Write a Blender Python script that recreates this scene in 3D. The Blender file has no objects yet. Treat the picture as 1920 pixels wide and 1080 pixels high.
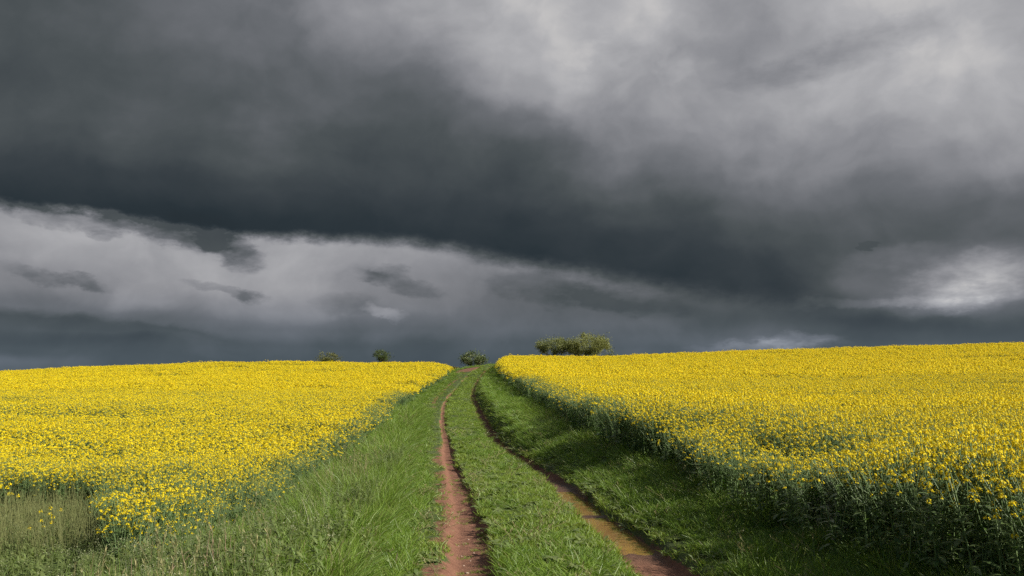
import bpy, math, random
import numpy as np
from mathutils import Vector, Matrix

R = math.radians
rng = np.random.default_rng(7)
random.seed(7)
scene = bpy.context.scene

# ------------------------------------------------------------------ camera
FPX, YH = 1663.0, 735.0            # focal length in photo pixels, row of eye level
CAM_Z = 1.70
PITCH = math.atan((YH - 540) / FPX)
cam_data = bpy.data.cameras.new("camera")
cam_data.sensor_width = 36.0
cam_data.lens = 36.0 * FPX / 1920.0
cam_data.clip_start = 0.05
cam_data.clip_end = 8000.0
cam = bpy.data.objects.new("camera", cam_data)
scene.collection.objects.link(cam)
cam.location = (0, 0, CAM_Z)
cam.rotation_euler = (math.pi / 2 + PITCH, 0, 0)
scene.camera = cam

# ------------------------------------------------------------------ render / view
scene.render.engine = 'CYCLES'
scene.view_settings.view_transform = 'Standard'
scene.view_settings.look = 'None'
EXPO = 0.45
scene.view_settings.exposure = EXPO
scene.view_settings.gamma = 1.0
scene.cycles.use_denoising = False
scene.cycles.max_bounces = 5
scene.cycles.diffuse_bounces = 3
scene.cycles.glossy_bounces = 2
scene.cycles.transmission_bounces = 3
scene.cycles.caustics_reflective = False
scene.cycles.caustics_refractive = False

# ------------------------------------------------------------------ sun
SUN_AZ, SUN_EL = R(115), R(32)       # azimuth clockwise from +Y (to the right of the view)
sd = bpy.data.lights.new("sun", 'SUN')
sd.energy = 5.0
sd.angle = R(0.6)
sd.color = (1.0, 0.95, 0.85)
sun = bpy.data.objects.new("sun", sd)
scene.collection.objects.link(sun)
sdir = Vector((math.sin(SUN_AZ) * math.cos(SUN_EL), math.cos(SUN_AZ) * math.cos(SUN_EL), math.sin(SUN_EL)))
sun.rotation_euler = sdir.to_track_quat('Z', 'Y').to_euler()

# ------------------------------------------------------------------ small node helper
class NT:
    def __init__(s, nt): s.nt = nt; s.n = nt.nodes; s.l = nt.links
    def node(s, t, **kw):
        n = s.n.new(t)
        for k, v in kw.items(): setattr(n, k, v)
        return n
    def put(s, sock, v):
        if isinstance(v, bpy.types.NodeSocket): s.l.new(v, sock)
        elif v is not None: sock.default_value = v
    def math(s, op, a, b=None, c=None, clamp=False):
        n = s.node('ShaderNodeMath', operation=op, use_clamp=clamp)
        for i, v in enumerate((a, b, c)):
            if v is not None: s.put(n.inputs[i], v)
        return n.outputs[0]
    def sstep(s, x, a, b):
        n = s.node('ShaderNodeMapRange', interpolation_type='SMOOTHSTEP')
        s.put(n.inputs['Value'], x); s.put(n.inputs['From Min'], a); s.put(n.inputs['From Max'], b)
        return n.outputs[0]
    def mixf(s, f, a, b):
        n = s.node('ShaderNodeMix', data_type='FLOAT')
        s.put(n.inputs[0], f); s.put(n.inputs[2], a); s.put(n.inputs[3], b)
        return n.outputs[0]
    def mixc(s, f, a, b, blend='MIX'):
        n = s.node('ShaderNodeMix', data_type='RGBA', blend_type=blend)
        s.put(n.inputs[0], f); s.put(n.inputs[6], a); s.put(n.inputs[7], b)
        return n.outputs[2]
    def noise(s, vec, scale, detail=4, rough=0.5, dist=0.0, out=0, dim='3D'):
        n = s.node('ShaderNodeTexNoise', noise_dimensions=dim)
        if vec is not None: s.put(n.inputs['Vector'], vec)
        n.inputs['Scale'].default_value = scale; n.inputs['Detail'].default_value = detail
        n.inputs['Roughness'].default_value = rough; n.inputs['Distortion'].default_value = dist
        return n.outputs[out]
    def xyz(s, x, y, z):
        n = s.node('ShaderNodeCombineXYZ')
        s.put(n.inputs[0], x); s.put(n.inputs[1], y); s.put(n.inputs[2], z)
        return n.outputs[0]
    def ramp(s, x, stops, interp='LINEAR'):
        n = s.node('ShaderNodeValToRGB'); cr = n.color_ramp; cr.interpolation = interp
        while len(cr.elements) > 1: cr.elements.remove(cr.elements[-1])
        for i, (p, c) in enumerate(stops):
            e = cr.elements[0] if i == 0 else cr.elements.new(p)
            e.position = p
            e.color = c if isinstance(c, (tuple, list)) else (c, c, c, 1)
        s.put(n.inputs[0], x)
        return n.outputs[0]

def lin(v):
    v = v / 255.0
    return v / 12.92 if v <= 0.04045 else ((v + 0.055) / 1.055) ** 2.4

# ------------------------------------------------------------------ world: storm clouds over a daylight sky
world = bpy.data.worlds.new("World")
scene.world = world
world.use_nodes = True
W = NT(world.node_tree)
W.n.clear()
geo = W.node('ShaderNodeNewGeometry')
sep = W.node('ShaderNodeSeparateXYZ'); tc = W.node('ShaderNodeTexCoord'); W.l.new(tc.outputs['Generated'], sep.inputs[0])
DX, DY, DZ = sep.outputs
DIR = tc.outputs['Generated']
DEG = 57.29578
az = W.math('MULTIPLY', W.math('ARCTAN2', DX, DY), DEG)
el = W.math('MULTIPLY', W.math('ARCSINE', DZ), DEG)

def px_dir(x, y):
    vx, vy, vz = (x - 960) / FPX, 1.0, (540 - y) / FPX
    c, s_ = math.cos(PITCH), math.sin(PITCH)
    X, Y, Z = vx, vy * c - vz * s_, vy * s_ + vz * c
    L = math.sqrt(X * X + Y * Y + Z * Z)
    return math.degrees(math.atan2(X, Y)), math.degrees(math.asin(Z / L))

# cloud relief: the directions are stirred by turbulence, finer towards the horizon
cvec = W.xyz(W.math('MULTIPLY', az, 0.11), W.math('MULTIPLY', el, 0.135), 0.0)
wn = W.node('ShaderNodeTexNoise'); W.put(wn.inputs['Vector'], cvec)
wn.inputs['Scale'].default_value = 0.9; wn.inputs['Detail'].default_value = 5; wn.inputs['Roughness'].default_value = 0.55
wsep = W.node('ShaderNodeSeparateColor'); W.l.new(wn.outputs['Color'], wsep.inputs[0])
w1 = W.math('SUBTRACT', wsep.outputs[0], 0.5); w2 = W.math('SUBTRACT', wsep.outputs[1], 0.5)
azw = W.math('MULTIPLY_ADD', w1, 9.0, az)
elw = W.math('MULTIPLY_ADD', w2, 5.0, el)

COLX = [0, 240, 480, 720, 960, 1200, 1440, 1680, 1920]
UP = {0: [(0, 76), (100, 76), (200, 84), (250, 76), (300, 66), (350, 54), (420, 46)],
      240: [(0, 98), (100, 86), (200, 82), (300, 76), (350, 62), (420, 46)],
      480: [(0, 124), (50, 118), (100, 106), (150, 95), (200, 88), (300, 78), (360, 62), (430, 48)],
      720: [(0, 146), (50, 140), (100, 122), (150, 104), (200, 90), (250, 80), (300, 70), (400, 58), (480, 48)],
      960: [(0, 168), (60, 168), (130, 164), (180, 146), (230, 108), (280, 80), (340, 64), (420, 50), (520, 46)],
      1200: [(0, 174), (100, 170), (150, 156), (200, 148), (250, 138), (300, 120), (350, 96), (400, 72), (450, 58), (560, 52)],
      1440: [(0, 146), (70, 140), (120, 148), (200, 152), (250, 138), (300, 124), (350, 108), (400, 90), (450, 76), (500, 62), (590, 54)],
      1680: [(0, 172), (60, 168), (120, 174), (200, 158), (250, 144), (300, 132), (350, 110), (400, 92), (450, 84), (480, 96), (530, 118), (560, 108), (600, 72)],
      1920: [(0, 172), (100, 174), (200, 166), (300, 146), (350, 120), (400, 98), (450, 92), (500, 116), (540, 128), (570, 100), (610, 72)]}
LO = {0: [(380, 178), (430, 174), (470, 160), (520, 140), (560, 118), (600, 80), (630, 66), (650, 72), (670, 92), (690, 84)],
      240: [(400, 172), (460, 168), (510, 156), (560, 140), (600, 100), (630, 70), (650, 74), (690, 74)],
      480: [(430, 172), (480, 168), (530, 156), (580, 136), (620, 104), (650, 82), (690, 72)],
      720: [(430, 162), (480, 154), (530, 142), (580, 130), (620, 98), (650, 78), (690, 72)],
      960: [(450, 144), (510, 134), (560, 112), (610, 104), (645, 82), (690, 70)],
      1200: [(480, 120), (545, 112), (575, 96), (600, 104), (625, 96), (650, 84), (690, 76)],
      1440: [(500, 104), (570, 92), (600, 84), (625, 92), (640, 100), (660, 92), (690, 84)],
      1680: [(500, 84), (570, 82), (600, 66), (630, 72), (650, 78), (690, 76)],
      1920: [(500, 80), (570, 74), (600, 64), (640, 72), (690, 74)]}
EL0, EL1 = 0.0, 28.0
STEP = (px_dir(1920, 400)[0] - px_dir(0, 400)[0]) / 8.0
AZ0 = px_dir(0, 400)[0]

def table(T, azs, els):
    t = W.math('DIVIDE', W.math('SUBTRACT', els, EL0), EL1 - EL0, clamp=True)
    azc = W.math('MINIMUM', W.math('MAXIMUM', azs, AZ0), AZ0 + 8 * STEP)
    acc = None
    for i, x in enumerate(COLX):
        stops = []
        for (y, v) in sorted(T[x], key=lambda q: -q[0]):
            e = px_dir(x, y)[1]
            stops.append(((e - EL0) / (EL1 - EL0), v / 255.0))
        stops = [(min(max(p, 0), 1), v) for p, v in stops]
        col = W.ramp(t, stops, 'EASE')
        d = W.math('ABSOLUTE', W.math('DIVIDE', W.math('SUBTRACT', azc, AZ0 + i * STEP), STEP))
        w = W.sstep(d, 1.0, 0.0)
        term = W.math('MULTIPLY', w, col)
        acc = term if acc is None else W.math('ADD', acc, term)
    return acc

up = table(UP, azw, elw)
lo = W.math('MULTIPLY', .95, table(LO, W.math('MULTIPLY_ADD', w1, 5.0, az), W.math('MULTIPLY_ADD', w2, 1.6, el)))

# lower edge of the dark shelf cloud as a curve over azimuth
EDGE = [(0, 384), (90, 392), (170, 398), (240, 410), (330, 424), (400, 434), (440, 440), (480, 443), (600, 446), (760, 452), (860, 468), (940, 488),
        (1040, 500), (1150, 520), (1300, 545), (1440, 566), (1560, 582), (1680, 590), (1800, 596), (1920, 602)]
est = []
for (x, y) in EDGE:
    a, e = px_dir(x, y)
    est.append(((a + 34) / 68, e / 12))
edge = W.math('MULTIPLY', W.ramp(W.math('DIVIDE', W.math('ADD', az, 34), 68, clamp=True), est), 12.0)
rag = W.noise(W.xyz(W.math('MULTIPLY', az, 0.55), W.math('MULTIPLY', el, 0.9), 3.1), 1.0, 7, 0.62)
rag2 = W.noise(W.xyz(W.math('MULTIPLY', az, 1.1), W.math('MULTIPLY', el, 2.4), 9.1), 1.0, 7, 0.7)
rag = W.math('ADD', W.math('MULTIPLY', W.math('SUBTRACT', rag, 0.5), 0.9), W.math('MULTIPLY', W.math('SUBTRACT', rag2, 0.5), 0.55))
soft = W.math('MAXIMUM', W.math('MULTIPLY_ADD', az, 0.015, 0.75), 0.45)
dd = W.math('ADD', W.math('SUBTRACT', el, edge), rag)
shelf = W.sstep(W.math('DIVIDE', dd, soft), -1.0, 1.0)
L = W.mixf(shelf, lo, up)
# darkened underside just above the edge, on the left part
under = W.math('MULTIPLY', W.sstep(dd, 4.5, 0.3), shelf)
L = W.math('MULTIPLY', L, W.math('MULTIPLY_ADD', under, -0.10, 1.0))

# loose scraps of cloud: (px x, px y, half-width deg, half-height deg, tilt deg, amount)
SCR = [(750, 528, 1.9, 0.50, -14, -0.17), (690, 516, 0.9, 0.28, -5, -0.10), (100, 520, 2.2, 0.34, -9, -0.13), (150, 528, 0.8, 0.30, -20, -0.08),
       (425, 548, 1.7, 0.22, -12, -0.12), (460, 552, 0.6, 0.2, 0, -0.08), (195, 440, 0.5, 0.22, -10, -0.16), (420, 462, 1.7, 0.62, -22, -0.34), (355, 455, 1.9, 0.5, -14, -0.10),
       (130, 410, 2.4, 0.42, -5, -0.22), (300, 432, 2.6, 0.5, -12, -0.28), (650, 572, 1.6, 0.5, -6, -0.07), (720, 588, 1.1, 0.28, -8, 0.14),
       (1625, 463, 0.5, 0.16, 5, -0.10), (1030, 545, 3.2, 0.7, -10, -0.11), (1160, 565, 3.0, 0.6, -10, -0.09),
       (1800, 526, 2.9, 1.1, 14, 0.22), (1860, 545, 2.4, 0.8, 10, 0.10), (1700, 566, 4.5, 0.28, 0, 0.09), (1680, 482, 2.5, 0.5, 6, 0.07),
       (1500, 636, 1.7, 0.30, 3, 0.16), (1440, 648, 3.0, 0.22, 2, 0.12), (1120, 120, 2.4, 1.0, 30, 0.06), (500, 240, 1.5, 1.2, -30, 0.03), (150, 610, 5.5, 0.55, -6, -0.10),
       (1650, 145, 4.0, 1.2, 12, 0.03), (1560, 110, 4.5, 0.8, 12, -0.10), (1270, 130, 1.0, 0.6, 20, 0.05)]
n2 = W.node('ShaderNodeTexNoise'); W.put(n2.inputs['Vector'], W.xyz(W.math('MULTIPLY', az, 0.42), W.math('MULTIPLY', el, 0.8), 7.7))
n2.inputs['Scale'].default_value = 1.0; n2.inputs['Detail'].default_value = 7; n2.inputs['Roughness'].default_value = 0.62
s2 = W.node('ShaderNodeSeparateColor'); W.l.new(n2.outputs['Color'], s2.inputs[0])
a2 = W.math('MULTIPLY_ADD', W.math('SUBTRACT', s2.outputs[0], 0.5), 3.4, az)
e2 = W.math('MULTIPLY_ADD', W.math('SUBTRACT', s2.outputs[1], 0.5), 1.7, el)
scrapn = W.mixf(.5, 1.0, W.sstep(W.noise(W.xyz(W.math('MULTIPLY', az, 0.6), W.math('MULTIPLY', el, 1.5), 2.7), 1.0, 5, 0.55), .28, .68))
for (x, y, hw, hh, tilt, amt) in SCR:
    a0, e0 = px_dir(x, y)
    ct, st = math.cos(R(tilt)), math.sin(R(tilt))
    da = W.math('SUBTRACT', a2, a0); de = W.math('SUBTRACT', e2, e0)
    p = W.math('ADD', W.math('MULTIPLY', da, ct / hw), W.math('MULTIPLY', de, st / hw))
    q = W.math('ADD', W.math('MULTIPLY', da, -st / hh), W.math('MULTIPLY', de, ct / hh))
    r2 = W.math('ADD', W.math('MULTIPLY', p, p), W.math('MULTIPLY', q, q))
    g = W.sstep(r2, 3.2, 0.0)
    Ln = W.math('MULTIPLY_ADD', W.math('MULTIPLY', g, scrapn), amt * .8, L)
    L = Ln if amt > 0 else W.math('MAXIMUM', Ln, W.math('MINIMUM', L, .30))
# billows and fine grain of the cloud deck
b1 = W.noise(W.xyz(W.math('MULTIPLY', az, 0.13), W.math('MULTIPLY', el, 0.15), 1.3), 1.0, 7, 0.5, 0.3)
b2 = W.noise(W.xyz(W.math('MULTIPLY', azw, 0.30), W.math('MULTIPLY', elw, 0.36), 5.3), 1.0, 6, 0.5, 0.0)
bil = W.math('MULTIPLY_ADD', W.math('SUBTRACT', b1, 0.5), 0.40, W.math('MULTIPLY', W.math('SUBTRACT', b2, 0.5), 0.34))
L = W.math('MULTIPLY', L, W.math('ADD', bil, 1.0))
L = W.math('MULTIPLY_ADD', W.sstep(el, 5.0, 2.2), .035, L)
CST = []
for v, c in [(0, (14, 20, 24)), (44, (43, 52, 58)), (60, (58, 65, 70)), (80, (77, 83, 86)), (110, (106, 109, 114)), (140, (139, 140, 145)), (175, (174, 174, 177)), (215, (218, 215, 212)), (255, (252, 250, 246))]:
    CST.append((v / 255.0, (lin(c[0]), lin(c[1]), lin(c[2]), 1)))
ccol = W.mixc(W.sstep(el, 6.5, 1.0), W.ramp(L, CST), W.mixc(1.0, W.ramp(L, CST), (1.0, 1.12, 1.24, 1), 'MULTIPLY'))
bg1 = W.node('ShaderNodeBackground'); W.put(bg1.inputs[0], ccol); bg1.inputs[1].default_value = 2 ** -EXPO
sky = W.node('ShaderNodeTexSky'); sky.sky_type = 'NISHITA'; sky.sun_disc = False
sky.sun_elevation = SUN_EL; sky.sun_rotation = SUN_AZ; sky.altitude = 200
bg2 = W.node('ShaderNodeBackground'); W.l.new(sky.outputs[0], bg2.inputs[0]); bg2.inputs[1].default_value = 0.05
# the storm fills the view ahead and overhead; behind the viewer the sky is opening
front = W.sstep(W.math('ADD', DY, W.math('MULTIPLY', W.math('SUBTRACT', b1, 0.5), 0.5)), -0.45, 0.05)
mx = W.node('ShaderNodeMixShader'); W.put(mx.inputs[0], front); W.l.new(bg2.outputs[0], mx.inputs[1]); W.l.new(bg1.outputs[0], mx.inputs[2])
wo = W.node('ShaderNodeOutputWorld'); W.l.new(mx.outputs[0], wo.inputs[0])
world.cycles.sampling_method = 'MANUAL'
world.cycles.sample_map_resolution = 256

# ------------------------------------------------------------------ terrain functions (numpy)
def hash2(i, j, seed):
    i = i.astype(np.int64); j = j.astype(np.int64)
    h = (i * 374761393 + j * 668265263 + seed * 2147483647) & 0xFFFFFFFF
    h = ((h ^ (h >> 13)) * 1274126177) & 0xFFFFFFFF
    h = h ^ (h >> 16)
    return (h & 0xFFFFFF) / float(0xFFFFFF)
def vnoise(x, y, seed=0):
    x = np.asarray(x, float); y = np.asarray(y, float)
    i = np.floor(x); j = np.floor(y); fx = x - i; fy = y - j
    fx = fx * fx * (3 - 2 * fx); fy = fy * fy * (3 - 2 * fy)
    a = hash2(i, j, seed); b = hash2(i + 1, j, seed); c = hash2(i, j + 1, seed); d = hash2(i + 1, j + 1, seed)
    return (a * (1 - fx) + b * fx) * (1 - fy) + (c * (1 - fx) + d * fx) * fy
def fbm(x, y, seed=0, oct=4):
    s = 0; a = 0.5; t = 0
    for k in range(oct):
        s = s + a * vnoise(x * 2 ** k, y * 2 ** k, seed + k * 17); t += a; a *= 0.5
    return s / t - 0.5
def sm(x, a, b):
    t = np.clip((x - a) / (b - a), 0, 1)
    return t * t * (3 - 2 * t)

DG = np.arange(-80, 400, 0.25)
def smooth_tab(d, v, sig):
    y = np.interp(DG, d, v)
    k = np.arange(-int(4 * sig / 0.25), int(4 * sig / 0.25) + 1) * 0.25
    w = np.exp(-0.5 * (k / sig) ** 2); w /= w.sum()
    n = len(k) // 2
    return np.convolve(np.pad(y, n, mode='edge'), w, mode='valid')
T_LEFT = smooth_tab([-80, 0, 8.6, 11.8, 18.9, 22.3, 26, 30, 37, 52, 60, 70, 80, 90, 100, 108, 116, 130, 400],
                    [2.0, -.03, -.34, -.54, -1.17, -1.55, -1.85, -2.18, -2.85, -3.92, -4.27, -4.45, -4.58, -4.52, -4.2, -3.5, -2.4, 0.5, 30], 1.5)
T_RIGHT = smooth_tab([-80, 0, 8.8, 10.3, 11.8, 13.9, 16.4, 19.1, 22.9, 25.8, 29, 36, 52, 60, 70, 80, 90, 100, 108, 116, 130, 400],
                     [3.8, 1.75, 1.50, 1.43, 1.32, 1.12, 1.0, .82, .30, -.12, -.45, -1.0, -2.14, -2.62, -2.93, -3.03, -2.95, -2.6, -1.95, -.9, 2.0, 31.5], 1.3)
T_Z = smooth_tab([-80, -20, 0, 20, 25, 30, 38, 45, 52, 60, 70, 80, 90, 100, 108, 114, 120, 140, 200, 400],
                 [-2.0, -.3, 0, 0, .05, .16, .47, .78, 1.08, 1.5, 2.05, 2.7, 3.5, 4.38, 5.02, 5.22, 5.05, 3.6, -3.0, -14.0], 2.2)
xL = lambda D: np.interp(D, DG, T_LEFT)
xR = lambda D: np.interp(D, DG, T_RIGHT)
def lateral(X):
    return np.interp(X, [-300, -150, -63, -48, -30, -18, -8, -3, 1, 10, 32, 63, 150, 300], [-9, -4.8, -2.0, -1.25, -.72, -.78, -.85, 0, -.2, -.25, .55, 1.45, 3.2, 5.0])
OFF_L = lambda D: np.interp(D, [0, 9, 16, 20, 30, 40, 70, 90, 96, 101, 112], [3.2, 3.2, 3.2, 3.0, 2.4, 2.3, 2.3, 2.1, 2.3, 4.2, 6.0])
OFF_R = lambda D: np.interp(D, [0, 8, 12, 16, 20, 25, 31, 38, 52, 65, 80, 90, 110], [1.7, 1.65, 1.6, 1.65, 1.7, 1.95, 2.35, 2.5, 2.7, 2.5, 2.0, 1.6, 1.2])

def rut_w(D, seed):
    D = np.asarray(D, float)
    return np.interp(D, [0, 8, 14, 25, 60, 110], [.25, .24, .20, .14, .12, .16]) * (1 + 0.5 * fbm(D * 0.55, D * 0 + seed, seed))
PUD1, PUD2 = (13.8, 17.0), (10.6, 13.3)
def puddle_dip(D):
    a = sm(D, PUD1[0] - .35, PUD1[0] + .35) * (1 - sm(D, PUD1[1] - .9, PUD1[1] + .2))
    b = sm(D, PUD2[0] - .4, PUD2[0] + .5) * (1 - sm(D, PUD2[1] - .25, PUD2[1] + .25))
    return np.maximum(a, b)
def base_z(X, D):
    X = np.asarray(X, float); D = np.asarray(D, float)
    z = np.interp(D + 6 * fbm(X * 0.01 + 3, D * 0, 5) * sm(np.abs(X), 10, 50), DG, T_Z)
    f = np.clip(D / 110, 0, 1) ** 1.2
    z = z + lateral(X) * f * (1 - sm(D, 200, 600))
    l = xL(D) - X
    z = z - 0.55 * sm(l, .9, 3.6) * (1 - sm(D, 18, 38))
    r = X - xR(D)
    bank = np.interp(D, [0, 12, 20, 35, 80, 105], [.06, .16, .38, .52, .50, .1])
    z = z + bank * sm(r, .12, np.interp(D, [0, 22, 34, 90], [1.5, 1.4, .85, .85])) * (1 - 0.5 * sm(r, 3, 9))
    z = z + 0.12 * fbm(X * 0.16, D * 0.16, 11) * (1 + sm(np.abs(X), 6, 40) * 2)
    return z
def ruts(X, D):
    """depth below the base, soil mask"""
    wl = rut_w(D, 3); wr = rut_w(D, 8) * np.interp(D, [0, 9, 18, 30, 60, 100], [.95, 1.15, 1.15, 1.35, 1.4, 1.1])
    jit = 0.10 * fbm(X * 3.2, D * 1.6, 21) * np.clip(D / 8, .6, 1.4)
    sl = np.abs(X - xL(D)); sr = np.abs(X - xR(D))
    pl = 1 - sm(sl, wl * 0.55, wl * 1.5); pr = 1 - sm(sr, wr * 0.55, wr * 1.5)
    pd = puddle_dip(D)
    depth = pl * np.interp(D, [0, 40, 100], [.11, .10, .05]) + pr * (np.interp(D, [0, 20, 35, 80, 105], [.125, .13, .19, .17, .06]) + .055 * pd)
    crown = 0.05 * np.exp(-((X - (xL(D) + xR(D)) / 2) / .5) ** 2)
    soil = np.maximum(1 - sm(sl + jit, wl * .95, wl * 1.25), 1 - sm(sr + jit, wr * .95, wr * 1.25))
    lft = xL(D) - X - wl
    rg = np.interp(D, [7, 11], [.75, 1.0]) * (1 - sm(lft + .5 * fbm(X * 2.6, D * 1.9, 23) + .12 * fbm(X * 9, D * 7, 24), .05, .42)) * (lft > -.05)
    soil = np.maximum(soil, .72 * rg * (1 - sm(D, 22, 34)))
    # older faint wheel line left of the ruts, beyond the dip
    o = np.abs(X - (xL(D) - np.interp(D, [40, 55, 80, 100], [.3, .75, .95, .3])))
    soil = soil * (1 - .9 * sm(D, 62, 80) * (X < xL(D) + .6) * (fbm(D * .35, X * 2, 6) < .05))
    soil = np.maximum(soil, .6 * (1 - sm(o + jit, .06, .2)) * sm(D, 42, 52) * (1 - sm(D, 85, 98)) * (fbm(X, D * .5, 4) > -.08))
    # bare red field entrance on the crest
    pat = np.exp(-(((D - 102) / 4.5) ** 2 + ((X + 5.0 + (D - 102) * .0) / 1.5) ** 2)) + .35 * fbm(X * .8, D * .3, 31)
    soil = np.maximum(soil, sm(pat, .38, .55) * (X < xL(D) + .4))
    return depth, crown, soil
def ground_z(X, D):
    d, c, s = ruts(X, D)
    near = (np.asarray(D) > -60) & (np.asarray(D) < 125)
    z = base_z(X, D) + np.where(near, c - d, 0) + 0.012 * fbm(X * 6, D * 6, 41) * (np.abs(X) < 12)
    # the wet stretch of the right rut has a level floor with two hollows
    win = sm(D, 9.3, 10.6) * (1 - sm(D, 17.2, 18.8))
    hw = np.interp(D, [9, 11, 12.6, 13.5, 15, 16.6, 17.5], [.22, .27, .26, .20, .27, .22, .14]) * (1 + .5 * fbm(D * 1.4, D * 0 + 2.5, 77))
    w = (1 - sm(np.abs(X - xR(D)) + .08 * fbm(X * 5, D * 3, 78), hw * .85, hw * 1.35)) * win
    floor = WATER_Z + .014 - .055 * puddle_dip(D) + .02 * fbm(X * 5, D * 5, 79)
    return z * (1 - w) + floor * w
WATER_Z = float(np.min(base_z(xR(np.linspace(10, 17, 30)), np.linspace(10, 17, 30)))) - 0.10

# ------------------------------------------------------------------ object helpers
def link(o):
    scene.collection.objects.link(o); return o
def tag(o, label=None, cat=None, group=None, kind=None):
    if label: o['label'] = label
    if cat: o['category'] = cat
    if group: o['group'] = group
    if kind: o['kind'] = kind
    return o
def mesh_np(name, V, F, mats, mi=None, smooth=False, uv=None):
    me = bpy.data.meshes.new(name)
    V = np.asarray(V, np.float32).reshape(-1, 3)
    me.vertices.add(len(V)); me.vertices.foreach_set('co', V.ravel())
    lens = np.array([len(f) for f in F], np.int32) if not isinstance(F, np.ndarray) else np.full(len(F), F.shape[1], np.int32)
    flat = F.ravel().astype(np.int32) if isinstance(F, np.ndarray) else np.concatenate([np.asarray(f, np.int32) for f in F])
    me.loops.add(len(flat)); me.loops.foreach_set('vertex_index', flat)
    me.polygons.add(len(lens))
    st = np.concatenate([[0], np.cumsum(lens)[:-1]]).astype(np.int32)
    me.polygons.foreach_set('loop_start', st)
    if mi is not None: me.polygons.foreach_set('material_index', np.asarray(mi, np.int32))
    if smooth: me.polygons.foreach_set('use_smooth', np.ones(len(lens), bool))
    for m in mats: me.materials.append(m)
    me.update(calc_edges=True)
    return me
class MB:
    """collects faces of several materials into one mesh"""
    def __init__(s): s.V = []; s.F = []; s.M = []
    def add(s, verts, faces, m=0):
        b = len(s.V); s.V.extend([tuple(v) for v in verts])
        for f in faces: s.F.append([b + i for i in f]); s.M.append(m)
    def tube(s, pts, rad, n=4, m=0):
        pts = [Vector(p) for p in pts]; b = len(s.V)
        for i, p in enumerate(pts):
            t = (pts[min(i + 1, len(pts) - 1)] - pts[max(i - 1, 0)]).normalized()
            a = t.orthogonal().normalized(); c = t.cross(a)
            r = rad[i] if isinstance(rad, (list, tuple)) else rad
            for k in range(n):
                an = 2 * math.pi * k / n
                s.V.append(tuple(p + a * math.cos(an) * r + c * math.sin(an) * r))
        for i in range(len(pts) - 1):
            for k in range(n):
                s.F.append([b + i * n + k, b + i * n + (k + 1) % n, b + (i + 1) * n + (k + 1) % n, b + (i + 1) * n + k]); s.M.append(m)
    def strip(s, base, dirv, up, length, width, droop, seg=3, m=0, profile=None):
        """a bent leaf or blade"""
        base = Vector(base); d = Vector(dirv).normalized(); side = d.cross(Vector(up)).normalized()
        if side.length < .1: side = Vector((1, 0, 0))
        b = len(s.V); p = base.copy(); cur = d.copy()
        for i in range(seg + 1):
            t = i / seg
            w = width * (profile[i] if profile else (1 - t) ** .7) * .5
            s.V.append(tuple(p - side * w)); s.V.append(tuple(p + side * w))
            cur = (cur + Vector((0, 0, -droop / seg))).normalized()
            p = p + cur * (length / seg)
        for i in range(seg):
            a = b + 2 * i; s.F.append([a, a + 1, a + 3, a + 2]); s.M.append(m)
    def mesh(s, name, mats, smooth=False): return mesh_np(name, s.V, s.F, mats, s.M, smooth)

# ------------------------------------------------------------------ materials
def new_mat(name):
    m = bpy.data.materials.new(name); m.use_nodes = True
    t = NT(m.node_tree); t.n.clear()
    return m, t
def leafy(name, c1, c2, trans=.3, rough=.55, spec=.3, tcol=None, c3=None):
    """foliage: colour varies from plant to plant and leaf to leaf"""
    m, t = new_mat(name)
    oi = t.node('ShaderNodeObjectInfo'); ge = t.node('ShaderNodeNewGeometry')
    f = t.math('ADD', t.math('MULTIPLY', oi.outputs['Random'], .5), t.math('MULTIPLY', ge.outputs['Random Per Island'], .5))
    col = t.mixc(f, (*c1, 1), (*c2, 1))
    if c3:
        g = t.math('GREATER_THAN', t.math('FRACT', t.math('MULTIPLY', ge.outputs['Random Per Island'], 37.7)), .86)
        col = t.mixc(g, col, (*c3, 1))
    p = t.node('ShaderNodeBsdfPrincipled')
    t.put(p.inputs['Base Color'], col); p.inputs['Roughness'].default_value = rough
    p.inputs['Specular IOR Level'].default_value = spec
    tr = t.node('ShaderNodeBsdfTranslucent')
    t.put(tr.inputs[0], t.mixc(1.0, col, (*(tcol or (1.3, 1.3, .6)), 1), 'MULTIPLY'))
    mx = t.node('ShaderNodeMixShader'); mx.inputs[0].default_value = trans
    t.l.new(p.outputs[0], mx.inputs[1]); t.l.new(tr.outputs[0], mx.inputs[2])
    o = t.node('ShaderNodeOutputMaterial'); t.l.new(mx.outputs[0], o.inputs[0])
    return m
def plain(name, c1, c2, rough=.8, scale=8, spec=.3, bump=0):
    m, t = new_mat(name)
    tcn = t.node('ShaderNodeTexCoord')
    n = t.noise(tcn.outputs['Object'], scale, 5, .6)
    col = t.mixc(t.sstep(n, .35, .65), (*c1, 1), (*c2, 1))
    p = t.node('ShaderNodeBsdfPrincipled'); t.put(p.inputs['Base Color'], col)
    p.inputs['Roughness'].default_value = rough; p.inputs['Specular IOR Level'].default_value = spec
    if bump:
        b = t.node('ShaderNodeBump'); b.inputs['Strength'].default_value = bump; b.inputs['Distance'].default_value = .01
        t.l.new(n, b.inputs['Height']); t.l.new(b.outputs[0], p.inputs['Normal'])
    o = t.node('ShaderNodeOutputMaterial'); t.l.new(p.outputs[0], o.inputs[0])
    return m

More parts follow.
